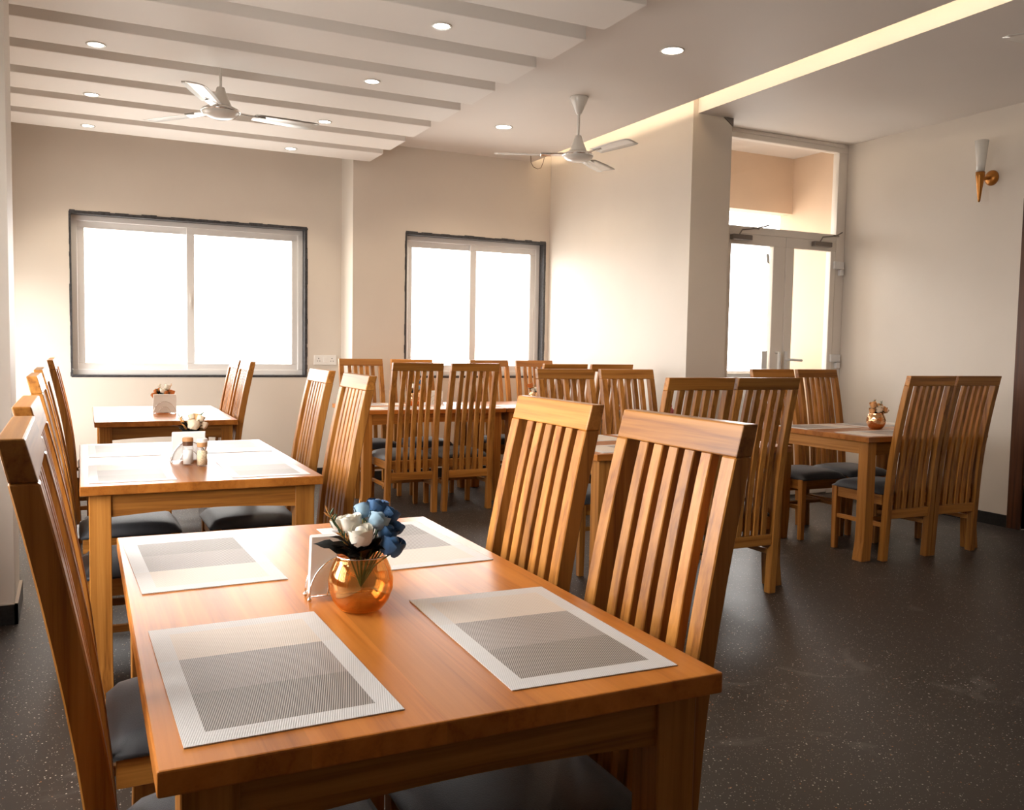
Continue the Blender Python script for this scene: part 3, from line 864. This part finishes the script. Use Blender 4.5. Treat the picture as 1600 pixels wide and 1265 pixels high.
def curve_part(x0, x1, z0, z1, dep0, dep1, n=14):
    bm = newbm(); secs = []
    for i in range(n + 1):
        z = z0 + (z1 - z0) * i / n
        # smoothed centre line
        yc = sum(back_y(min(CH, max(0, z + q))) for q in (-0.06, -0.03, 0, 0.03, 0.06)) / 5 if 0.06 < z < CH - 0.06 else back_y(z)
        k = i / n; h = (dep0 + (dep1 - dep0) * k) / 2
        t_ = 1.02 - 0.058 * z / CH          # the back narrows a little towards the top
        secs.append([(x0 * t_, yc - h, z), (x1 * t_, yc - h, z), (x1 * t_, yc + h, z), (x0 * t_, yc + h, z)])
    add_sweep(bm, secs)
    return bm


def make_chair(label):
    t = thing('dining_chair', label, 'chair')
    HW = 0.20
    ZR = 1.058
    for sx in (-1, 1):
        x0, x1 = (-HW, -HW + 0.040) if sx < 0 else (HW - 0.040, HW)
        obj('back_post', curve_part(x0, x1, 0, ZR, 0.044, 0.038), M['teak_z'], t, bevel=0.0025, seg=1)
    obj('top_rail', curve_part(-HW, HW, ZR, CH, 0.036, 0.034, 3), M['teak_x'], t, bevel=0.003)
    obj('bottom_rail', curve_part(-HW + 0.040, HW - 0.040, 0.255, 0.312, 0.024, 0.024, 2), M['teak_x'], t, bevel=0.002, seg=1)
    inner = HW - 0.040
    n = 5; sw = 0.032; gap = 0.0205
    end = (2 * inner - n * sw - (n - 1) * gap) / 2
    for k in range(n):
        x0 = -inner + end + k * (sw + gap)
        obj('slat', curve_part(x0, x0 + sw, 0.312, ZR, 0.024, 0.022), M['teak_z'], t, bevel=0.002, seg=1)
    for sx in (-1, 1):
        cx = sx * 0.178
        bm = newbm(); a, b_ = 0.016, 0.0205
        add_hull8(bm, [(cx - a, 0.190 - a, 0), (cx + a, 0.190 - a, 0), (cx + a, 0.190 + a, 0), (cx - a, 0.190 + a, 0),
                       (cx - b_, 0.190 - b_, 0.400), (cx + b_, 0.190 - b_, 0.400), (cx + b_, 0.190 + b_, 0.400), (cx - b_, 0.190 + b_, 0.400)])
        obj('front_leg', bm, M['teak_z'], t, bevel=0.002, seg=1)
        bm = newbm(); add_box(bm, cx - 0.012, cx + 0.012, -0.178, 0.170, 0.335, 0.398); obj('seat_rail', bm, M['teak_y'], t, bevel=0.002, seg=1)
        bm = newbm(); add_box(bm, cx - 0.010, cx + 0.010, -0.185, 0.176, 0.200, 0.226); obj('stretcher', bm, M['teak_y'], t, bevel=0.002, seg=1)
    bm = newbm(); add_box(bm, -0.158, 0.158, 0.180, 0.202, 0.335, 0.398); obj('seat_rail', bm, M['teak_x'], t, bevel=0.002, seg=1)
    bm = newbm(); add_box(bm, -0.160, 0.160, -0.206, -0.186, 0.335, 0.398); obj('seat_rail', bm, M['teak_x'], t, bevel=0.002, seg=1)
    bm = newbm(); add_box(bm, -0.168, 0.168, -0.012, 0.012, 0.202, 0.224); obj('stretcher', bm, M['teak_x'], t, bevel=0.002, seg=1)
    # domed upholstered seat
    bm = newbm(); nx, ny = 14, 14
    x0, x1, y0, y1 = -0.198, 0.198, -0.190, 0.224
    top = {}; bot = {}
    for i in range(nx + 1):
        for j in range(ny + 1):
            u, v = i / nx * 2 - 1, j / ny * 2 - 1
            hx = 1 - abs(u) ** 3.2; hy = 1 - abs(v) ** 3.2
            h = max(0.0, hx * hy) ** 0.42
            x = x0 + (x1 - x0) * i / nx; y = y0 + (y1 - y0) * j / ny
            k = 0.012 * (abs(u * v) ** 6)
            top[i, j] = bm.verts.new((x - k * u, y - k * v, 0.408 + 0.050 * h))
            bot[i, j] = bm.verts.new((x * 0.985, y * 0.985, 0.398))
    for i in range(nx):
        for j in range(ny):
            bm.faces.new((top[i, j], top[i + 1, j], top[i + 1, j + 1], top[i, j + 1]))
            bm.faces.new((bot[i, j], bot[i, j + 1], bot[i + 1, j + 1], bot[i + 1, j]))
    for i in range(nx):
        bm.faces.new((top[i, 0], bot[i, 0], bot[i + 1, 0], top[i + 1, 0])); bm.faces.new((top[i, ny], top[i + 1, ny], bot[i + 1, ny], bot[i, ny]))
    for j in range(ny):
        bm.faces.new((top[0, j], top[0, j + 1], bot[0, j + 1], bot[0, j])); bm.faces.new((top[nx, j], bot[nx, j], bot[nx, j + 1], top[nx, j + 1]))
    obj('seat', bm, M['fabric'], t, smooth=True)
    return t


E_, W_, N_, S_ = -PI / 2, PI / 2, 0.0, PI      # way a chair faces: +x, -x, +y (away from the camera), -y
chairs = [
    # foreground table
    (0.748, 1.425, W_, 'nearest slat-back wooden chair on the right of the foreground table'),
    (0.752, 1.945, W_, 'slat-back wooden chair on the right of the foreground table, behind the nearest one'),
    (0.262, 1.510, E_, 'dark slat-back wooden chair at the left edge of the picture, nearest on the left'),
    (0.250, 2.115, E_, 'slat-back wooden chair on the left of the foreground table, behind the nearest left one'),
    # second table
    (0.765, 3.700, W_, 'slat-back wooden chair on the right of the seasoning-jar table, nearer one'),
    (0.770, 4.350, W_, 'slat-back wooden chair on the right of the seasoning-jar table, farther one'),
    (0.215, 3.625, E_, 'slat-back wooden chair on the left of the seasoning-jar table, nearer one'),
    (0.212, 4.350, E_, 'slat-back wooden chair on the left of the seasoning-jar table, farther one'),
    # third table
    (0.735, 6.195, W_, 'slat-back wooden chair right of the white-glaring window table, nearer one'),
    (0.735, 6.640, W_, 'slat-back wooden chair right of the white-glaring window table, farther one'),
    (0.222, 6.200, E_, 'slat-back wooden chair left of the white-glaring window table, nearer one'),
    (0.222, 6.700, E_, 'slat-back wooden chair left of the white-glaring window table, farther one'),
    # back row, near side (backs to the camera)
    (2.235, 6.395, N_, 'slat-back wooden chair seen from behind at the left end of the back row'),
    (2.682, 6.395, N_, 'slat-back wooden chair seen from behind, second from the left in the back row'),
    (3.450, 6.395, N_, 'slat-back wooden chair of the back row just peeking over the left middle-table chair'),
    (3.875, 6.395, N_, 'slat-back wooden chair of the back row just peeking over the right middle-table chair'),
    # back row, far side (facing the camera)
    (2.235, 7.160, S_, 'slat-back wooden chair facing the camera below the wall socket, leftmost of the far row'),
    (2.700, 7.160, S_, 'slat-back wooden chair facing the camera below the left edge of the right window'),
    (3.450, 7.160, S_, 'slat-back wooden chair facing the camera below the mullion of the right window'),
    (3.915, 7.160, S_, 'slat-back wooden chair facing the camera in the corner by the column wall'),
    # middle table
    (2.660, 4.350, S_, 'slat-back wooden chair facing the camera across the middle table, left one'),
    (3.095, 4.350, S_, 'slat-back wooden chair facing the camera across the middle table, right one'),
    (2.635, 3.690, N_, 'slat-back wooden chair seen from behind at the middle table, left one'),
    (3.046, 3.690, N_, 'slat-back wooden chair seen from behind at the middle table, right one'),
    # right table
    (4.545, 3.965, N_, 'dark slat-back wooden chair seen from behind at the right-wall table, left one'),
    (4.955, 3.965, N_, 'dark slat-back wooden chair seen from behind at the right-wall table, nearest the wall'),
    (4.505, 4.600, S_, 'slat-back wooden chair in front of the glass door, left one'),
    (4.930, 4.600, S_, 'slat-back wooden chair in front of the glass door, right one'),
]
GC = 'slat-back wooden dining chairs'
proto = None
for (x, y, rz, lb) in chairs:
    rz = rz + random.uniform(-0.008, 0.008)
    if proto is None:
        proto = make_chair(lb); proto.location = (x, y, 0); proto.rotation_euler = (0, 0, rz); proto['group'] = GC
    else:
        dup(proto, (x, y, 0), rz, lb, GC)

# ------------------------------------------------------------------ placemats
mat_mesh = None


def placemat(x, y, rz, label, z=TZ):
    global mat_mesh
    if mat_mesh is None:
        bm = newbm(); add_box(bm, -MW / 2, MW / 2, -MD / 2, MD / 2, 0.0, 0.0016)
        o = obj('placemat', bm, M['mat']); mat_mesh = o.data
    else:
        o = bpy.data.objects.new('placemat', mat_mesh); COL.objects.link(o)
    o.location = (x, y, z + 0.0003); o.rotation_euler = (0, 0, rz)
    return tag(o, label, 'placemat', 'woven grey placemats')


def quadmat(c, flip, label):
    """centre and angle from four table-top corners nl, nr, fl, fr"""
    cx = sum(p[0] for p in c) / 4; cy = sum(p[1] for p in c) / 4
    rz = math.atan2(-(c[2][0] + c[3][0] - c[0][0] - c[1][0]), (c[2][1] + c[3][1] - c[0][1] - c[1][1]))
    placemat(cx, cy, rz + (PI if flip else 0), label)


quadmat([(0.119, 1.135), (0.40, 1.128), (0.114, 1.624), (0.395, 1.605)], False, 'large grey striped placemat at the near left of the foreground table')
quadmat([(0.563, 1.131), (0.855, 1.134), (0.583, 1.612), (0.87, 1.602)], False, 'grey striped placemat at the near right corner of the foreground table')
quadmat([(0.123, 1.866), (0.399, 1.856), (0.107, 2.367), (0.39, 2.353)], True, 'pale grey placemat at the far left of the foreground table')
quadmat([(0.60, 1.852), (0.868, 1.855), (0.575, 2.345), (0.874, 2.366)], True, 'placemat at the far right of the foreground table behind the vase')
for (x, y, f, lb) in ((0.194, 3.62, 0, 'glossy placemat at the near left of the seasoning-jar table'), (0.668, 3.598, 0, 'glossy placemat at the near right of the seasoning-jar table'),
                      (0.205, 4.365, 1, 'glossy placemat at the far left of the seasoning-jar table'), (0.680, 4.375, 1, 'glossy placemat at the far right of the seasoning-jar table'),
                      (0.285, 6.18, 0, 'placemat at the near left of the window table'), (0.775, 6.18, 0, 'placemat at the near right of the window table'),
                      (0.290, 6.92, 1, 'placemat at the far left of the window table'), (0.780, 6.92, 1, 'placemat at the far right of the window table')):
    placemat(x, y, -0.01 + (PI if f else 0), lb)
for (x, y, rz, lb) in ((2.235, 6.63, W_, 'placemat before the left chair of the back row'), (2.79, 6.63, W_, 'placemat before the second chair of the back row'),
                       (2.235, 7.08, -W_, 'placemat before the leftmost far chair of the back row'), (2.79, 7.08, -W_, 'placemat before the second far chair of the back row'),
                       (3.42, 6.63, W_, 'placemat on the near side of the table by the column wall'), (3.93, 6.63, W_, 'placemat on the near side of the corner table, by the wall'),
                       (2.50, 3.73, W_, 'placemat at the near left of the middle table'), (3.05, 3.73, W_, 'placemat at the near right of the middle table'),
                       (2.47, 4.19, -W_, 'placemat at the far left of the middle table'), (3.03, 4.19, -W_, 'placemat at the far right of the middle table'),
                       (4.50, 3.945, W_, 'placemat at the near left of the right-wall table'), (5.00, 3.945, W_, 'placemat at the near right of the right-wall table, mostly hidden'),
                       (4.455, 4.42, -W_, 'placemat at the far left of the right-wall table'), (5.005, 4.42, -W_, 'placemat at the far right of the right-wall table')):
    placemat(x, y, rz + 0.01, lb)


# ------------------------------------------------------------------ flowers, vases, napkins
def rose_bm(c, r, axis, seed, petals=7):
    """a half-closed cloth rose: a core and overlapping cupped petals"""
    rng = random.Random(seed)
    bm = newbm()
    axis = Vector(axis).normalized()
    q = Vector((0, 0, 1)).rotation_difference(axis).to_matrix().to_4x4()
    T = Matrix.Translation(c) @ q
    bmesh.ops.create_icosphere(bm, subdivisions=2, radius=r * 0.62, matrix=T @ Matrix.Diagonal((0.9, 0.9, 1.15, 1)))
    for ring, (cnt, spread, hh) in enumerate(((3, 0.70, 1.08), (petals - 3, 1.0, 0.92))):
        for k in range(cnt):
            a0 = 2 * PI * k / cnt + ring * 0.5 + rng.uniform(-0.2, 0.2)
            wid = 2 * PI / cnt * 0.72
            n, m_ = 6, 6
            grid = []
            for i in range(n + 1):
                row = []
                for j in range(m_ + 1):
                    s = j / m_ * 2 - 1
                    v = i / n
                    edge = 1 - 0.25 * (v ** 3) * s * s
                    lat = -1.05 + v * (1.05 + hh * 0.62) * edge
                    rad = r * spread * (math.cos(lat * 0.95) ** 0.6) * (1 + 0.06 * math.sin(5 * a0 + 3 * s))
                    if v > 0.8: rad *= 1.0 + 0.10 * (v - 0.8) / 0.2
                    ang = a0 + s * wid * (0.35 + 0.65 * math.sin(min(1, v * 1.3) * PI / 2))
                    row.append(bm.verts.new(T @ Vector((rad * math.cos(ang), rad * math.sin(ang), r * 1.05 * math.sin(lat)))))
                grid.append(row)
            for i in range(n):
                for j in range(m_):
                    bm.faces.new((grid[i][j], grid[i][j + 1], grid[i + 1][j + 1], grid[i + 1][j]))
    return bm


def leaf_bm(base, tip, w, droop, seed, lobes=0):
    rng = random.Random(seed)
    base, tip = Vector(base), Vector(tip)
    d_ = tip - base; L = d_.length; t = d_.normalized()
    side = t.cross(Vector((0, 0, 1)))
    if side.length < 1e-3: side = Vector((1, 0, 0))
    side.normalize()
    side = Matrix.Rotation(rng.uniform(-0.9, 0.9), 3, t) @ side
    nrm = side.cross(t).normalized()
    bm = newbm(); n = 10; L_, C_, R_ = [], [], []
    for i in range(n + 1):
        u = i / n
        ww = w * math.sin(PI * min(1, u * 0.97 + 0.03)) ** 0.8 * (1 - 0.3 * u)
        if lobes: ww *= 1 + 0.28 * math.sin(u * lobes * 2 * PI)
        p = base + d_ * u + nrm * (math.sin(u * PI) * 0.10 * L) - Vector((0, 0, droop * u * u))
        C_.append(bm.verts.new(p)); L_.append(bm.verts.new(p - side * ww + nrm * ww * 0.35)); R_.append(bm.verts.new(p + side * ww + nrm * ww * 0.35))
    for i in range(n):
        bm.faces.new((L_[i], C_[i], C_[i + 1], L_[i + 1])); bm.faces.new((C_[i], R_[i], R_[i + 1], C_[i + 1]))
    bmesh.ops.solidify(bm, geom=bm.faces[:], thickness=0.0008)
    return bm


def sprig_bm(base, tip, seed, n=9):
    rng = random.Random(seed); bm = newbm()
    base, tip = Vector(base), Vector(tip)
    add_tube(bm, [base, (base + tip) / 2 + Vector((0, 0, 0.004)), tip], 0.0008, 5)
    for k in range(n):
        u = 0.35 + 0.65 * k / n
        p = base.lerp(tip, u)
        d_ = Vector((rng.uniform(-1, 1), rng.uniform(-1, 1), rng.uniform(0, 1))).normalized() * 0.012 + (tip - base).normalized() * 0.008
        add_tube(bm, [p, p + d_ * 0.6, p + d_], 0.001, 5, radii=[0.0012, 0.0018, 0.0003])
    return bm


def bouquet(label, x, y, zr, flowers, nleaf, seed, leaf_len=0.085, rim=0.040, sprigs=6, spread=0.06, lift=(0.2, 0.75)):
    """zr = the rim height of the vase; flowers = (dx, dy, dz, radius, material key)"""
    t = thing('flower_bouquet', label, 'flowers', (x, y, zr - 0.06))
    rng = random.Random(seed)
    for i, (dx, dy, dz, r, mk) in enumerate(flowers):
        bm = rose_bm((dx, dy, dz + 0.06), r, (dx * 6 + rng.uniform(-.15, .15), dy * 6 + rng.uniform(-.15, .15), 0.75), seed * 31 + i)
        f = obj('rose', bm, M[mk], t, smooth=True)
        bm = newbm(); add_tube(bm, [(0, 0, 0.0), (dx * 0.45, dy * 0.45, 0.035 + dz * 0.3), (dx, dy, dz + 0.06 - r * 0.7)], 0.0016, 6); obj('stem', bm, M['sprig'], f)
    for i in range(nleaf):
        a = 2 * PI * i / nleaf + rng.uniform(-0.25, 0.25)
        rr = rim * rng.uniform(0.35, 0.75)
        out = rng.uniform(0.75, 1.25) * leaf_len * rng.uniform(0.25, 0.75)
        h = leaf_len * rng.uniform(*lift)
        bm = leaf_bm((rr * 0.35 * math.cos(a), rr * 0.35 * math.sin(a), 0.052), ((rr + out) * math.cos(a), (rr + out) * math.sin(a), 0.066 + h * 0.85), 0.015, 0.012, seed * 57 + i, 3)
        obj('leaf', bm, M['leaf'], t)
    for i in range(sprigs):
        a = rng.uniform(-0.5, PI + 0.5); out = rng.uniform(0.5, 1.0) * spread
        bm = sprig_bm((0.01 * math.cos(a), 0.01 * math.sin(a), 0.055), (out * math.cos(a), out * math.sin(a), 0.06 + rng.uniform(0.05, 0.09)), seed * 91 + i)
        obj('sprig', bm, M['sprig'] if i % 2 else M['sprig_orange'], t)
    return t


VASE = [(0.030, 0.0), (0.040, 0.004), (0.052, 0.020), (0.060, 0.042), (0.0605, 0.058), (0.056, 0.078), (0.049, 0.094), (0.0455, 0.101), (0.0465, 0.104)]


def vase(label, x, y, mat, z=TZ, scale=1.0, name='glass_vase'):
    t = thing(name, label, 'vase', (x, y, z))
    bm = newbm()
    outer = [(r * scale, h * scale) for r, h in VASE]
    inner = [((r - 0.0025) * scale, max(h, 0.005) * scale) for r, h in reversed(VASE)]
    prof = [(0, 0.001)] + outer + inner + [(0, 0.005 * scale)]
    add_lathe(bm, prof, 48); obj('bowl', bm, mat, t, smooth=True)
    bm = newbm(); rz, rr = outer[-1][1], outer[-1][0] - 0.001
    add_tube(bm, [(rr * math.cos(2 * PI * k / 48), rr * math.sin(2 * PI * k / 48), rz) for k in range(48)], 0.0013, 6, closed=True)
    obj('rim', bm, M['chrome'] if mat == M['amber'] else mat, t, smooth=True)
    return t


def napkin_set(x, y, rz, where, w=0.130, h=0.112, z=TZ):
    ht = thing('napkin_holder', 'chrome wire napkin holder ' + where, 'napkin holder', (x, y, z), rz)
    for s in (-1, 1):
        yy = s * 0.022
        bm = newbm(); R = 0.068
        add_tube(bm, [(-R, yy, 0.009)] + [(-R * math.cos(PI * k / 24), yy, 0.009 + R * 1.12 * math.sin(PI * k / 24)) for k in range(1, 24)] + [(R, yy, 0.009)], 0.0017, 8)
        obj('outer_arc', bm, M['chrome'], ht, smooth=True)
        bm = newbm(); R2 = 0.034
        add_tube(bm, [(-R2 * math.cos(PI * k / 20), yy, 0.010 + R2 * 1.2 * math.sin(PI * k / 20)) for k in range(21)], 0.0014, 8)
        obj('inner_arc', bm, M['chrome'], ht, smooth=True)
        for sx in (-1, 1):
            bm = newbm(); add_ball(bm, (sx * R, yy, 0.0045), 0.0045); obj('ball_foot', bm, M['chrome'], ht, smooth=True)
    bm = newbm()
    for yy in (-0.022, 0.022): add_tube(bm, [(-0.068, yy, 0.010), (0.068, yy, 0.010)], 0.0015, 8)
    for xx in (-0.05, 0.05): add_tube(bm, [(xx, -0.022, 0.010), (xx, 0.022, 0.010)], 0.0015, 8)
    obj('base_wires', bm, M['chrome'], ht, smooth=True)
    # folded napkins standing between the arcs
    bm = newbm(); rng = random.Random(int(x * 1000)); n = 8
    for k in range(n):
        y0 = -0.0175 + 0.035 * k / n
        lean = rng.uniform(-0.002, 0.002); dx = rng.uniform(-0.003, 0.003); dh = rng.uniform(-0.003, 0.002)
        th = 0.0036
        add_hull8(bm, [(-w / 2 + dx, y0, 0), (w / 2 + dx, y0, 0), (w / 2 + dx, y0 + th, 0), (-w / 2 + dx, y0 + th, 0),
                       (-w / 2 + dx + 0.004, y0 + lean, h + dh), (w / 2 + dx, y0 + lean, h + dh), (w / 2 + dx, y0 + lean + th, h + dh), (-w / 2 + dx + 0.004, y0 + lean + th, h + dh)])
    o = obj('napkin_stack', bm, M['napkin'], bevel=0.0015)
    o.location = (x, y, z + 0.0117); o.rotation_euler = (0, 0, rz)
    tag(o, 'stack of folded white paper napkins ' + where, 'napkins', kind='stuff')


# foreground centrepiece
vase('round amber glass vase holding blue and white flowers on the foreground table', 0.482, 1.605, M['amber'])
bouquet('bouquet of blue and white cloth roses with dark leaves in the amber vase', 0.482, 1.605, TZ + 0.104, [
    (-0.010, -0.030, 0.046, 0.022, 'rose_white'), (-0.020, 0.000, 0.064, 0.020, 'rose_white'), (-0.042, 0.012, 0.062, 0.013, 'rose_white'),
    (0.012, 0.020, 0.082, 0.019, 'rose_pale_blue'), (0.034, 0.010, 0.088, 0.020, 'rose_blue'), (0.030, -0.014, 0.068, 0.020, 'rose_pale_blue'),
    (0.055, 0.000, 0.074, 0.019, 'rose_blue'), (0.046, -0.022, 0.046, 0.018, 'rose_blue'), (0.066, -0.008, 0.050, 0.015, 'rose_blue'), (0.048, -0.040, 0.024, 0.022, 'rose_blue')],
    30, 3, leaf_len=0.080, sprigs=10, spread=0.075)
napkin_set(0.474, 1.705, -0.05, 'behind the amber vase on the foreground table')

# second table
napkin_set(0.428, 3.86, 0.0, 'behind the two seasoning jars')
vase('rose-gold vase hidden behind the napkins on the seasoning-jar table', 0.455, 3.985, M['gold'], name='metal_vase')
bouquet('bouquet of cream roses with black leaves behind the seasoning jars', 0.455, 3.985, TZ + 0.104, [
    (0.005, -0.02, 0.045, 0.026, 'rose_cream'), (0.045, 0.0, 0.040, 0.020, 'rose_cream'), (0.020, 0.02, 0.070, 0.018, 'rose_peach'), (0.000, 0.01, 0.075, 0.014, 'rose_cream'), (0.035, -0.01, 0.068, 0.016, 'rose_cream')],
    24, 5, sprigs=6, lift=(0.45, 1.0), leaf_len=0.075)


def jar(label, x, y, fill_mat, h, caps):
    t = thing('seasoning_jar', label, 'jar', (x, y, TZ))
    r = 0.0225
    bm = newbm(); add_lathe(bm, [(0, 0.001), (r - 0.003, 0.0), (r, 0.004), (r, h * 0.62), (r - 0.004, h * 0.72), (r - 0.006, h * 0.72), (r - 0.003, h * 0.6), (r - 0.003, 0.006), (0, 0.005)], 28)
    obj('glass_body', bm, M['glass'], t, smooth=True)
    bm = newbm(); add_lathe(bm, [(0, 0.006), (r - 0.0035, 0.0065), (r - 0.0035, h * 0.55), (0, h * 0.57)], 24); obj('contents', bm, fill_mat, t, smooth=True)
    z = h * 0.72
    bm = newbm(); add_lathe(bm, [(0, z - 0.002), (r - 0.003, z - 0.002), (r - 0.002, z + h * 0.14), (0, z + h * 0.14)], 24); obj('lid', bm, M[caps[0]], t)
    bm = newbm(); z += h * 0.14; add_lathe(bm, [(0, z), (r - 0.001, z), (r - 0.002, z + h * 0.12), (r - 0.006, z + h * 0.14), (0, z + h * 0.14)], 24); obj('lid_cap', bm, M[caps[1]], t, smooth=False)
    return t


jar('glass salt jar with a dark brown lid', 0.414, 3.762, M['salt'], 0.112, ('cap_brown', 'cap_tan'))
jar('glass jar of beige seasoning with a white-topped tan lid', 0.462, 3.712, M['seasoning'], 0.112, ('cap_tan', 'cap_white'))

# window table
napkin_set(0.562, 6.44, -0.10, 'on the white-glaring window table', w=0.145, h=0.12)
vase('rose-gold vase hidden behind the napkins on the window table', 0.562, 6.57, M['gold'], name='metal_vase')
bouquet('bouquet of rust-orange and white flowers on the window table', 0.562, 6.57, TZ + 0.104, [
    (-0.055, -0.01, 0.020, 0.022, 'rose_orange'), (-0.035, 0.01, 0.045, 0.022, 'rose_orange'), (0.055, 0.0, 0.038, 0.022, 'rose_orange'), (0.0, -0.02, 0.050, 0.022, 'rose_white'), (0.030, 0.0, 0.075, 0.022, 'rose_white'), (-0.02, 0.02, 0.080, 0.014, 'rose_white'), (0.02, -0.03, 0.035, 0.016, 'rose_orange')],
    20, 9, sprigs=6, lift=(0.4, 0.9), leaf_len=0.075)

# right-wall table
vase('hammered rose-gold vase on the right-wall table', 4.725, 4.185, M['gold'], name='metal_vase', scale=1.0)
bouquet('bouquet of orange and peach roses on the right-wall table', 4.725, 4.185, TZ + 0.104, [
    (-0.045, -0.01, 0.058, 0.022, 'rose_peach'), (-0.04, 0.0, 0.020, 0.020, 'rose_peach'), (0.0, -0.02, 0.030, 0.026, 'rose_cream'), (0.045, -0.01, 0.025, 0.028, 'rose_peach'), (0.062, -0.02, 0.018, 0.018, 'rose_cream'), (0.03, 0.01, 0.045, 0.022, 'rose_peach'), (0.01, 0.02, 0.05, 0.015, 'rose_cream')],
    12, 12, sprigs=8, leaf_len=0.06)

# back row and middle table, seen between chair slats
vase('rose-gold vase at the left end of the back row', 2.505, 6.87, M['gold'], name='metal_vase')
bouquet('bouquet with white and blue flowers at the left end of the back row', 2.505, 6.87, TZ + 0.104, [
    (-0.01, 0, 0.06, 0.022, 'rose_white'), (0.03, 0, 0.05, 0.022, 'rose_pale_blue'), (0.05, 0, 0.09, 0.020, 'rose_blue'), (0.015, -0.01, 0.10, 0.018, 'rose_white')], 11, 15)
napkin_set(2.665, 6.84, 0.0, 'beside the vase in the back row')
vase('rose-gold vase on the corner table of the back row', 3.61, 6.87, M['gold'], name='metal_vase')
bouquet('bouquet of orange and white flowers on the corner table', 3.61, 6.87, TZ + 0.104, [
    (-0.05, 0, 0.06, 0.024, 'rose_orange'), (0.05, 0, 0.06, 0.024, 'rose_orange'), (0.0, -0.02, 0.03, 0.022, 'rose_white'), (-0.03, -0.02, 0.02, 0.018, 'rose_white')], 11, 18)
vase('rose-gold vase on the middle table', 2.93, 3.97, M['gold'], name='metal_vase')
bouquet('bouquet of pink flowers on the middle table, seen between chair slats', 2.93, 3.97, TZ + 0.104, [
    (-0.03, -0.01, 0.06, 0.022, 'rose_pink'), (0.02, -0.01, 0.05, 0.022, 'rose_pink'), (0.05, 0.01, 0.02, 0.020, 'rose_peach'), (-0.01, 0.02, 0.08, 0.018, 'rose_pink')], 11, 21)
